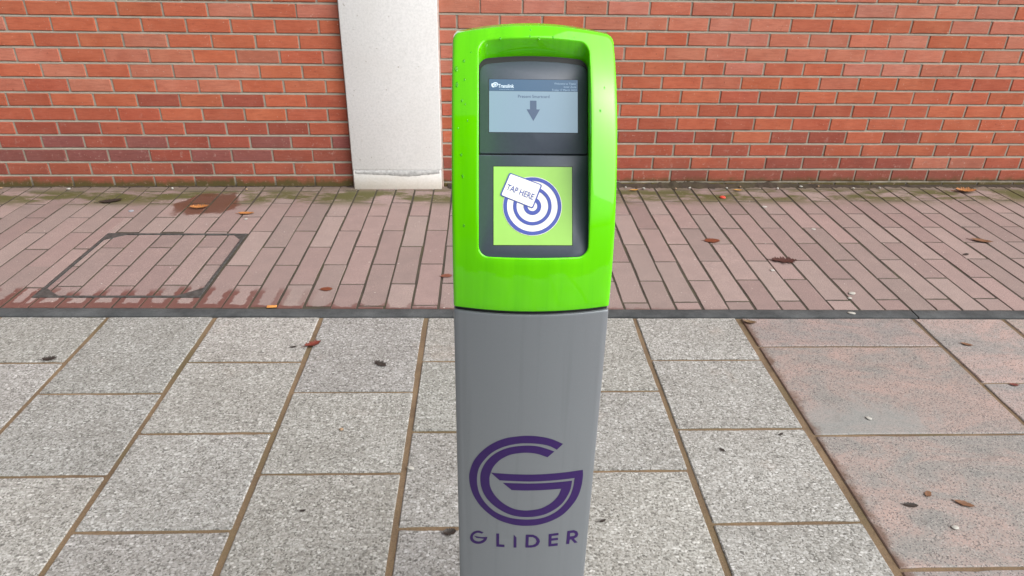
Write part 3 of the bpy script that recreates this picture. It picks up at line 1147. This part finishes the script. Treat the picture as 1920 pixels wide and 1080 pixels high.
SHAPES = {
  'emblem_o': [[0.0538,0.699],[0.0359,0.71],[0.0179,0.716],[0.0001,0.718],[-0.0174,0.7164],[-0.035,0.7116],[-0.0525,0.7007],[-0.0681,0.6844],[-0.0806,0.6635],[-0.0869,0.6416],[-0.0882,0.6263],[-0.0863,0.6085],[-0.0811,0.591],[-0.0718,0.574],[-0.06,0.56],[-0.0446,0.5476],[-0.028,0.5403],[-0.0113,0.5361],[0.0054,0.535],[0.0221,0.5363],[0.041,0.5418],[0.0598,0.5524],[0.0735,0.5683],[0.0833,0.5866],[0.088,0.6073],[0.0893,0.6284],[0.0882,0.6417],[0.0622,0.642],[0.039,0.6422],[0.016,0.6423],[-0.0068,0.6428],[-0.0295,0.6432],[-0.0545,0.6436],[-0.0412,0.6295],[-0.0179,0.6294],[0.005,0.6286],[0.028,0.6283],[0.0512,0.6281],[0.076,0.6277],[0.0747,0.6087],[0.0699,0.5895],[0.0611,0.5739],[0.0498,0.5615],[0.0334,0.5524],[0.0168,0.549],[0.0003,0.5487],[-0.0163,0.5505],[-0.0305,0.5543],[-0.0447,0.5613],[-0.0565,0.5716],[-0.0659,0.5844],[-0.0724,0.5988],[-0.0754,0.6137],[-0.076,0.6287],[-0.0743,0.644],[-0.0704,0.6565],[-0.0636,0.6692],[-0.0547,0.6814],[-0.0436,0.6911],[-0.0303,0.6984],[-0.0149,0.703],[0.0005,0.7039],[0.0162,0.7023],[0.032,0.6976],[0.0448,0.6889]],
  'emblem_i': [[0.0411,0.6859],[0.0254,0.6939],[0.0141,0.6979],[0.0007,0.6994],[-0.0148,0.6982],[-0.0303,0.6938],[-0.0435,0.686],[-0.0535,0.6763],[-0.0613,0.6651],[-0.067,0.6526],[-0.0702,0.6402],[-0.0709,0.6281],[-0.0696,0.6131],[-0.0652,0.5985],[-0.0577,0.5856],[-0.0484,0.5752],[-0.0366,0.5659],[-0.0236,0.5589],[-0.0094,0.5551],[0.0048,0.554],[0.019,0.555],[0.0331,0.5588],[0.0471,0.5667],[0.0585,0.5775],[0.0662,0.5918],[0.0708,0.6064],[0.0722,0.623],[0.0515,0.6235],[0.0282,0.624],[0.0051,0.6244],[-0.0178,0.6249],[-0.0361,0.6248],[-0.0221,0.6108],[0.0009,0.6102],[0.0241,0.61],[0.0557,0.6094],[0.0517,0.5958],[0.0439,0.5844],[0.0348,0.5768],[0.0232,0.5709],[0.0091,0.5686],[-0.0026,0.5682],[-0.0167,0.5712],[-0.0285,0.5776],[-0.0403,0.5876],[-0.0497,0.6006],[-0.0555,0.6152],[-0.0567,0.6302],[-0.0554,0.6408],[-0.0512,0.6547],[-0.0434,0.6672],[-0.0345,0.6758],[-0.0234,0.6822],[-0.0101,0.6851],[0.0011,0.6857],[0.0146,0.6833],[0.0311,0.6756]],
  'G': [[-0.0659,0.5152],[-0.0731,0.5178],[-0.0804,0.515],[-0.0857,0.5085],[-0.088,0.4996],[-0.0864,0.492],[-0.081,0.4881],[-0.0745,0.4878],[-0.0672,0.4913],[-0.0616,0.4983],[-0.0597,0.5063],[-0.0708,0.504],[-0.0816,0.5051],[-0.0776,0.5007],[-0.0652,0.5013],[-0.0689,0.4963],[-0.0744,0.4932],[-0.0805,0.4947],[-0.0834,0.5001],[-0.0819,0.5071],[-0.0768,0.5122],[-0.072,0.5131],[-0.0688,0.512]],
  'L': [[-0.0453,0.5159],[-0.0408,0.5163],[-0.0405,0.492],[-0.0318,0.4918],[-0.0318,0.4864],[-0.0451,0.4864]],
  'I': [[-0.0171,0.5153],[-0.0126,0.5088],[-0.0122,0.4863],[-0.0168,0.4862]],
  'D': [[0.0023,0.5154],[0.0144,0.5149],[0.0206,0.5105],[0.0249,0.5041],[0.0259,0.498],[0.0237,0.4914],[0.0189,0.4871],[0.0117,0.4859],[0.0026,0.4862]],
  'Dh': [[0.0073,0.5099],[0.0138,0.5096],[0.0183,0.506],[0.0207,0.4994],[0.0187,0.4939],[0.0139,0.4912],[0.0074,0.4911]],
  'E': [[0.0398,0.5137],[0.0559,0.5142],[0.0562,0.5088],[0.0449,0.5087],[0.0449,0.5034],[0.0557,0.5032],[0.0558,0.4979],[0.0449,0.498],[0.0452,0.4909],[0.0559,0.4908],[0.0559,0.485],[0.0405,0.4854]],
  'R': [[0.0707,0.5153],[0.0816,0.5147],[0.0874,0.5102],[0.0898,0.5035],[0.0882,0.4975],[0.0828,0.4949],[0.0898,0.4845],[0.0842,0.4847],[0.0783,0.4944],[0.0758,0.4946],[0.0754,0.4849],[0.0703,0.4854]],
  'Rh': [[0.0755,0.5092],[0.0814,0.509],[0.0847,0.5049],[0.0829,0.5013],[0.0756,0.5018]],
}


def decal(name, loops, material, parent, off=.0004):
    pts = [Vector((x, z, 0)) for lp in loops for x, z in lp]
    tri = tessellate_polygon([[Vector((x, z, 0)) for x, z in lp] for lp in loops])
    bm = bmesh.new()
    vs = [bm.verts.new(p) for p in pts]
    for t in tri:
        try:
            bm.faces.new([vs[i] for i in t])
        except ValueError:
            pass
    for k in range(-25, 26):
        bmesh.ops.bisect_plane(bm, geom=list(bm.verts) + list(bm.edges) + list(bm.faces), plane_co=(k * .004 + .0003, 0, 0), plane_no=(1, 0, 0))
    for v in bm.verts:
        x, z = v.co.x, v.co.y
        v.co = (x, -BULGE * (1 - (x / HW) ** 2) - off, z)
    bmesh.ops.recalc_face_normals(bm, faces=bm.faces)
    for f in bm.faces:
        if f.normal.y > 0:
            f.normal_flip()
    m = bpy.data.meshes.new(name)
    bm.to_mesh(m)
    bm.free()
    return link(name, m, material, parent)


def smooth_loop(pts, corners, sub=4):
    """Catmull-Rom through a traced outline, kept sharp at its corners"""
    n = len(pts)
    out = []
    for i in range(n):
        p0, p1, p2, p3 = (Vector(pts[(i + k) % n]) for k in (-1, 0, 1, 2))
        if i in corners:
            p0 = p1 - (p2 - p1)
        if (i + 1) % n in corners:
            p3 = p2 + (p2 - p1)
        for k in range(sub):
            t = k / sub
            out.append(tuple(.5 * (2 * p1 + (p2 - p0) * t + (2 * p0 - 5 * p1 + 4 * p2 - p3) * t * t + (3 * p1 - p0 - 3 * p2 + p3) * t ** 3)))
    return out


EO, EI = SHAPES['emblem_o'], SHAPES['emblem_i']
decal('emblem_band', [smooth_loop(EO, {0, 26, 32, 33, 38, len(EO) - 1})], PURPLE, column)
decal('emblem_band', [smooth_loop(EI, {0, 26, 31, 32, 35, len(EI) - 1})], PURPLE, column)
for k in 'GLIDER':
    loops = [SHAPES[k]]
    if k == 'G':
        loops = [smooth_loop(SHAPES[k], {0, 10, 12, 13, 14, len(SHAPES[k]) - 1}, 3)]
    if k + 'h' in SHAPES:
        loops.append(SHAPES[k + 'h'][::-1])
    decal('letter', loops, LETTER_PURPLE, column)

# rain drops on the bezel
DROP = Mat('water_drop')
dn = DROP.noise(DROP.objc(), 200, 1)
DROP = DROP.out((.35, .85, .12), DROP.mix(dn, .02, .05), None, Transmission_Weight=.85, IOR=1.33)


def drop_mesh(seed):
    r = random.Random(seed)
    bm = bmesh.new()
    bmesh.ops.create_icosphere(bm, subdivisions=2, radius=1)
    for v in bm.verts:
        k = 1 + r.uniform(-.06, .06)
        v.co = Vector((v.co.x * k, v.co.y * k * (1.25 if v.co.y < 0 else 1), max(v.co.z, -.25) * .45))
    m = bpy.data.meshes.new('water_drop')
    bm.to_mesh(m)
    bm.free()
    m.polygons.foreach_set('use_smooth', [True] * len(m.polygons))
    m.materials.append(DROP)
    return m


DM = [drop_mesh(i) for i in range(3)]
for (x, z, s) in ((-.005, 1.2585, .0026), (-.006, 1.2525, .0022), (-.044, 1.251, .0022), (-.062, 1.2455, .0024), (.024, 1.252, .0026), (.006, 1.250, .0020),
                  (-.091, 1.232, .0024), (-.1005, 1.225, .0034), (-.0995, 1.208, .0036), (-.090, 1.212, .0026), (-.093, 1.190, .0030), (-.089, 1.186, .0015),
                  (-.082, 1.240, .0018), (-.094, 1.130, .0022), (-.092, 1.105, .0030), (-.091, 1.045, .0024), (.083, 1.18, .0022), (.089, 1.205, .0014),
                  (-.086, 1.168, .0018), (.052, 1.2535, .0018), (-.098, 1.160, .0016)):
    p = S(x, z)
    nrm = (S(x, z, -.01) - p).normalized()
    o = link('water_drop', DM[rnd.randrange(3)], None, head)
    q = nrm.to_track_quat('Z', 'Y')
    o.location = p - nrm * s * .05
    o.rotation_euler = q.to_euler()
    k = rnd.uniform(.55, .95)
    o.scale = (s * .75 * k, s * k * rnd.uniform(.8, 1.5), s * .45 * k)


# ------------------------------------------------------------------ litter on the ground
LEAFM = {}


def leaf_mat(name, c, rough=.6):
    if name not in LEAFM:
        LEAFM[name] = simple(name, c, rough, 90, .35, .3)
    return LEAFM[name]


def leaf(kind, L, seed, curl=.25):
    """a fallen leaf: outline fan with a raised midrib, curled, with thickness"""
    r = random.Random(seed)
    n = 26
    half = []
    for i in range(n + 1):
        t = i / n
        if kind == 'oak':
            w = .30 * math.sin(math.pi * t) ** .6 * (.55 + .45 * abs(math.sin(t * math.pi * 3.4))) * (1.25 if i % 3 else .6)
        elif kind == 'blob':
            w = .36 * math.sin(math.pi * t) ** .5 * r.uniform(.8, 1.1)
        else:
            w = .22 * math.sin(math.pi * t) ** .8 * r.uniform(.85, 1.1)
        half.append((t, w * L))
    V, F = [], []
    for i, (t, w) in enumerate(half):
        x = (t - .5) * L
        wl_, wr_ = w * r.uniform(.75, 1.1), w * r.uniform(.75, 1.1)
        zc = curl * L * .35 * (t - .5) ** 2 * 2
        for yy, dz in ((-wl_, curl * w * .5), (-wl_ * .45, curl * w * .12), (0, 0), (wr_ * .45, curl * w * .12), (wr_, curl * w * .5)):
            V.append((x, yy, zc + dz + r.uniform(0, .02) * L * curl))
    for i in range(n):
        for k in range(4):
            a = i * 5 + k
            F.append((a, a + 5, a + 6, a + 1))
    # stalk
    m0 = len(V)
    for i in range(5):
        x = -.5 * L - i * .045 * L
        for a in range(3):
            V.append((x, .010 * L * math.cos(a * 2.1) + .012 * L * i * i * .3, .012 * L + .010 * L * math.sin(a * 2.1)))
    for i in range(4):
        for a in range(3):
            F.append((m0 + i * 3 + a, m0 + i * 3 + (a + 1) % 3, m0 + (i + 1) * 3 + (a + 1) % 3, m0 + (i + 1) * 3 + a))
    # underside, for thickness
    nv = len(V)
    V += [(x, y, z - .0006) for x, y, z in V]
    F += [tuple(i + nv for i in f[::-1]) for f in F]
    mz = min(v[2] for v in V)
    V = [(x, y, z - mz) for x, y, z in V]
    return mesh_from('leaf', V, F, 60)


def put_leaf(kind, L, x, y, rot, mat, label, curl=.25, z=.0025, name='fallen_leaf', group=None, cat='leaf'):
    o = link(name, leaf(kind, L, int(abs(x * 1000) + abs(y * 77)), curl), mat, None, (x, y, z), (0, 0, rot))
    tag(o, label, cat, group)
    return o


RED = leaf_mat('dark_red_leaf', (.14, .028, .018), .45)
BROWN = leaf_mat('brown_leaf', (.16, .075, .035))
ORANGE = leaf_mat('orange_leaf', (.36, .15, .045))
DARK = leaf_mat('blackened_leaf', (.028, .022, .018), .5)
WETRED = leaf_mat('wet_rust_leaf', (.15, .045, .022), .35)
put_leaf('oak', .062, -.630, 2.222, .55, RED, 'dark red lobed leaf on the slab joint left of the post', .5)
put_leaf('leaf', .026, -.697, 2.204, .1, DARK, 'tiny blackened leaf scrap just left of the red lobed leaf', .5, name='leaf_scrap')
put_leaf('oak', .050, -.366, 2.091, -.6, DARK, 'thin blackened twiggy leaf on the slab between red leaf and post', .4)
put_leaf('blob', .034, -.091, 1.318, .1, DARK, 'black crumpled leaf beside the grey column, near its lettering', .6)
put_leaf('oak', .048, -1.522, 2.130, .2, DARK, 'black crumpled leaf on the slab joint at the far left', .6)
put_leaf('oak', .095, -1.520, 3.590, .15, ORANGE, 'orange leaf lying in the rusty wet patch near the left wall', .5)
put_leaf('leaf', .085, -1.250, 3.508, .05, ORANGE, 'orange brown leaf on the pavers between wet patch and pillar', .35)
put_leaf('leaf', .12, -2.020, 3.672, .35, DARK, 'dark curled leaf on the mossy pavers near the left wall', .4)
put_leaf('blob', .078, 1.121, 3.175, .05, WETRED, 'flat round rust red leaf stuck on the pavers right of the post', .04)
put_leaf('oak', .115, 1.395, 2.944, -.12, leaf_mat('dark_maroon_leaf', (.055, .02, .016), .5), 'dark maroon splayed leaf on the pavers right of the round red one', .3)
put_leaf('leaf', .10, 2.490, 3.179, -.45, BROWN, 'slim brown leaf on the pavers at the far right', .4)
put_leaf('blob', .028, 2.313, 3.020, .3, DARK, 'small dark leaf scrap below the slim brown leaf', .4, name='leaf_scrap')
put_leaf('oak', .12, 2.854, 3.905, -.1, ORANGE, 'orange lobed leaf against the right brick wall, far right', .6, .006)
put_leaf('leaf', .050, .866, 3.890, .1, leaf_mat('yellow_leaf', (.48, .25, .05)), 'yellow leaf at the wall foot just right of the post head', .5, .006)
put_leaf('leaf', .048, 1.481, 3.900, -.2, LEAFM['yellow_leaf'], 'yellow leaf at the wall foot above the red bottle cap', .5, .006)
put_leaf('blob', .050, -.667, 2.658, .1, WETRED, 'flat wet rust leaf on a paver between cover and post', .04)
put_leaf('blob', .050, -.170, 2.784, .2, WETRED, 'flat wet rust leaf on a paver touching the left edge of the green head', .04)
put_leaf('leaf', .042, 1.817, 2.211, -.5, BROWN, 'small brown leaf on the upper right granite slab', .3)
put_leaf('oak', .030, 1.824, 1.950, -.2, RED, 'dark red leaf at the right edge of the granite paving', .4)
put_leaf('blob', .026, 1.229, 1.437, .8, BROWN, 'small round brown leaf on the large granite slab', .2)
put_leaf('leaf', .050, 1.309, 1.398, -.5, BROWN, 'pointed brown leaf right of the small round one on granite', .3)
put_leaf('leaf', .040, 1.158, 1.396, -.15, DARK, 'dark grey leaf left of the brown leaves on granite', .2)
put_leaf('leaf', .055, 1.040, 2.375, -.35, leaf_mat('dry_leaf', (.14, .085, .04)), 'dry curled leaf at the corner of granite and edging strip', .8)
put_leaf('leaf', .018, .912, 1.697, .5, DARK, 'tiny black scrap on the slab beside the granite border', .5, name='leaf_scrap')
put_leaf('leaf', .022, .708, 1.626, -.9, DARK, 'tiny dark twig scrap on the slab near the right column side', .4, name='leaf_scrap')
put_leaf('leaf', .020, .308, 1.352, .4, DARK, 'tiny dark scrap on the slab just right of the column', .4, name='leaf_scrap')
put_leaf('leaf', .018, -.481, 1.400, .2, DARK, 'tiny dark scrap on the slab low left of the column', .3, name='leaf_scrap')


def pebble(name, rx, ry, rz, x, y, mat, label, cat, z=.001, seed=1, group=None):
    r = random.Random(seed)
    bm = bmesh.new()
    bmesh.ops.create_icosphere(bm, subdivisions=2, radius=1)
    for v in bm.verts:
        k = 1 + r.uniform(-.12, .12)
        v.co = Vector((v.co.x * rx * k, v.co.y * ry * k, (v.co.z * .8 + .55) * rz))
    m = bpy.data.meshes.new(name)
    bm.to_mesh(m)
    bm.free()
    m.polygons.foreach_set('use_smooth', [True] * len(m.polygons))
    o = link(name, m, mat, None, (x, y, z), (0, 0, r.uniform(-1, 1)))
    tag(o, label, cat, group)
    return o


PALE = simple('pale_stone', (.38, .37, .335), .6, 120, .15, .3)
GUM = simple('trodden_gum', (.40, .385, .36), .7, 60, .15, .2)
TAN = simple('tan_stone', (.30, .20, .12), .7, 120, .2, .3)
# red bottle cap: shallow crimped disc
V, F = [], []
n = 42
for (rr, z) in ((.0165, 0), (.0160, .004), (.0135, .0065), (.008, .0072)):
    for i in range(n):
        a = i / n * 2 * math.pi
        k = rr * (1 + (.035 * (i % 2) if z < .005 else 0))
        V.append((k * math.cos(a), k * math.sin(a), z))
for k in range(3):
    for i in range(n):
        j = (i + 1) % n
        F.append((k * n + i, k * n + j, (k + 1) * n + j, (k + 1) * n + i))
F.append(tuple(range(3 * n, 4 * n)))
tag(link('bottle_cap', mesh_from('bottle_cap', V, F, 40), simple('red_enamel', (.62, .07, .045), .35, 60, .1), None, (1.358, 3.788, .002)),
    'small bright red bottle cap on the mossy pavers right of the post', 'bottle cap')
pebble('pebble', .017, .009, .004, 1.483, 2.447, PALE, 'white pebble lying on the dark edging strip', 'pebble', .003, 2)
pebble('pebble', .016, .012, .004, 1.567, 2.621, PALE, 'larger white pebble on the pavers just above the edging strip', 'pebble', .001, 3)
pebble('pebble', .010, .008, .004, 1.537, 2.578, PALE, 'smaller white pebble below the larger one near the edging strip', 'pebble', .001, 4)
pebble('chewing_gum', .011, .011, .0015, 1.304, 2.847, GUM, 'pale trodden gum spot below the maroon leaf', 'chewing gum', .001, 5)
pebble('chewing_gum', .015, .014, .0015, 1.550, 3.647, GUM, 'pale trodden gum spot on the pavers right of the bottle cap', 'chewing gum', .001, 6)
pebble('chewing_gum', .013, .012, .0015, 1.695, 3.329, GUM, 'pale trodden gum spot above the larger white pebble, mid paving', 'chewing gum', .001, 7)
pebble('chewing_gum', .013, .016, .0015, -1.855, 3.539, simple('blue_grey_gum', (.30, .33, .37), .7), 'bluish gum spot on the pavers above the inspection cover', 'chewing gum', .001, 8)
pebble('pebble', .010, .008, .004, -1.230, 3.430, PALE, 'tiny white pebble just below the orange brown leaf', 'pebble', .001, 9)
pebble('pebble', .007, .006, .004, -.440, 1.735, TAN, 'tiny tan pebble on the slab left of the column', 'pebble', .001, 10)
pebble('pebble', .012, .007, .003, -.213, 1.560, PALE, 'white chip beside the slab joint left of the column', 'pebble', .001, 11)
pebble('pebble', .010, .008, .003, 1.233, 1.315, PALE, 'white chip on the large granite slab near the bottom right', 'pebble', .001, 12)
pebble('pebble', .010, .007, .003, 1.225, 1.773, PALE, 'white chip on the grey stained granite slab', 'pebble', .001, 13)
v, f = box(-.019, .019, -.008, .008, 0, .004)
tag(link('wood_chip', bevel_box('wood_chip', -.019, .019, -.008, .008, 0, .004, .001, 1), simple('orange_wood', (.62, .27, .07), .6, 60, .2), None, (-.852, 2.502, .0035), (0, 0, .1)),
    'orange wood chip on the edging strip left of the post', 'wood chip')
for i in range(16):
    x = (.62 + .155 * i + rnd.uniform(-.05, .05)) if i < 12 else (-2.7 + .45 * (i - 12) + rnd.uniform(-.1, .1))
    y = wall_y(x) - rnd.uniform(.03, .075)
    side = 'right' if x > 0 else 'left'
    pebble('stone_chip', rnd.uniform(.006, .012), rnd.uniform(.005, .008), rnd.uniform(.005, .009), x, y, PALE if i % 3 else TAN,
           'small pale stone chip in the dirt along the foot of the %s wall' % side, 'stone chip', .004, 40 + i, 'stone chips at the foot of the %s wall' % side)
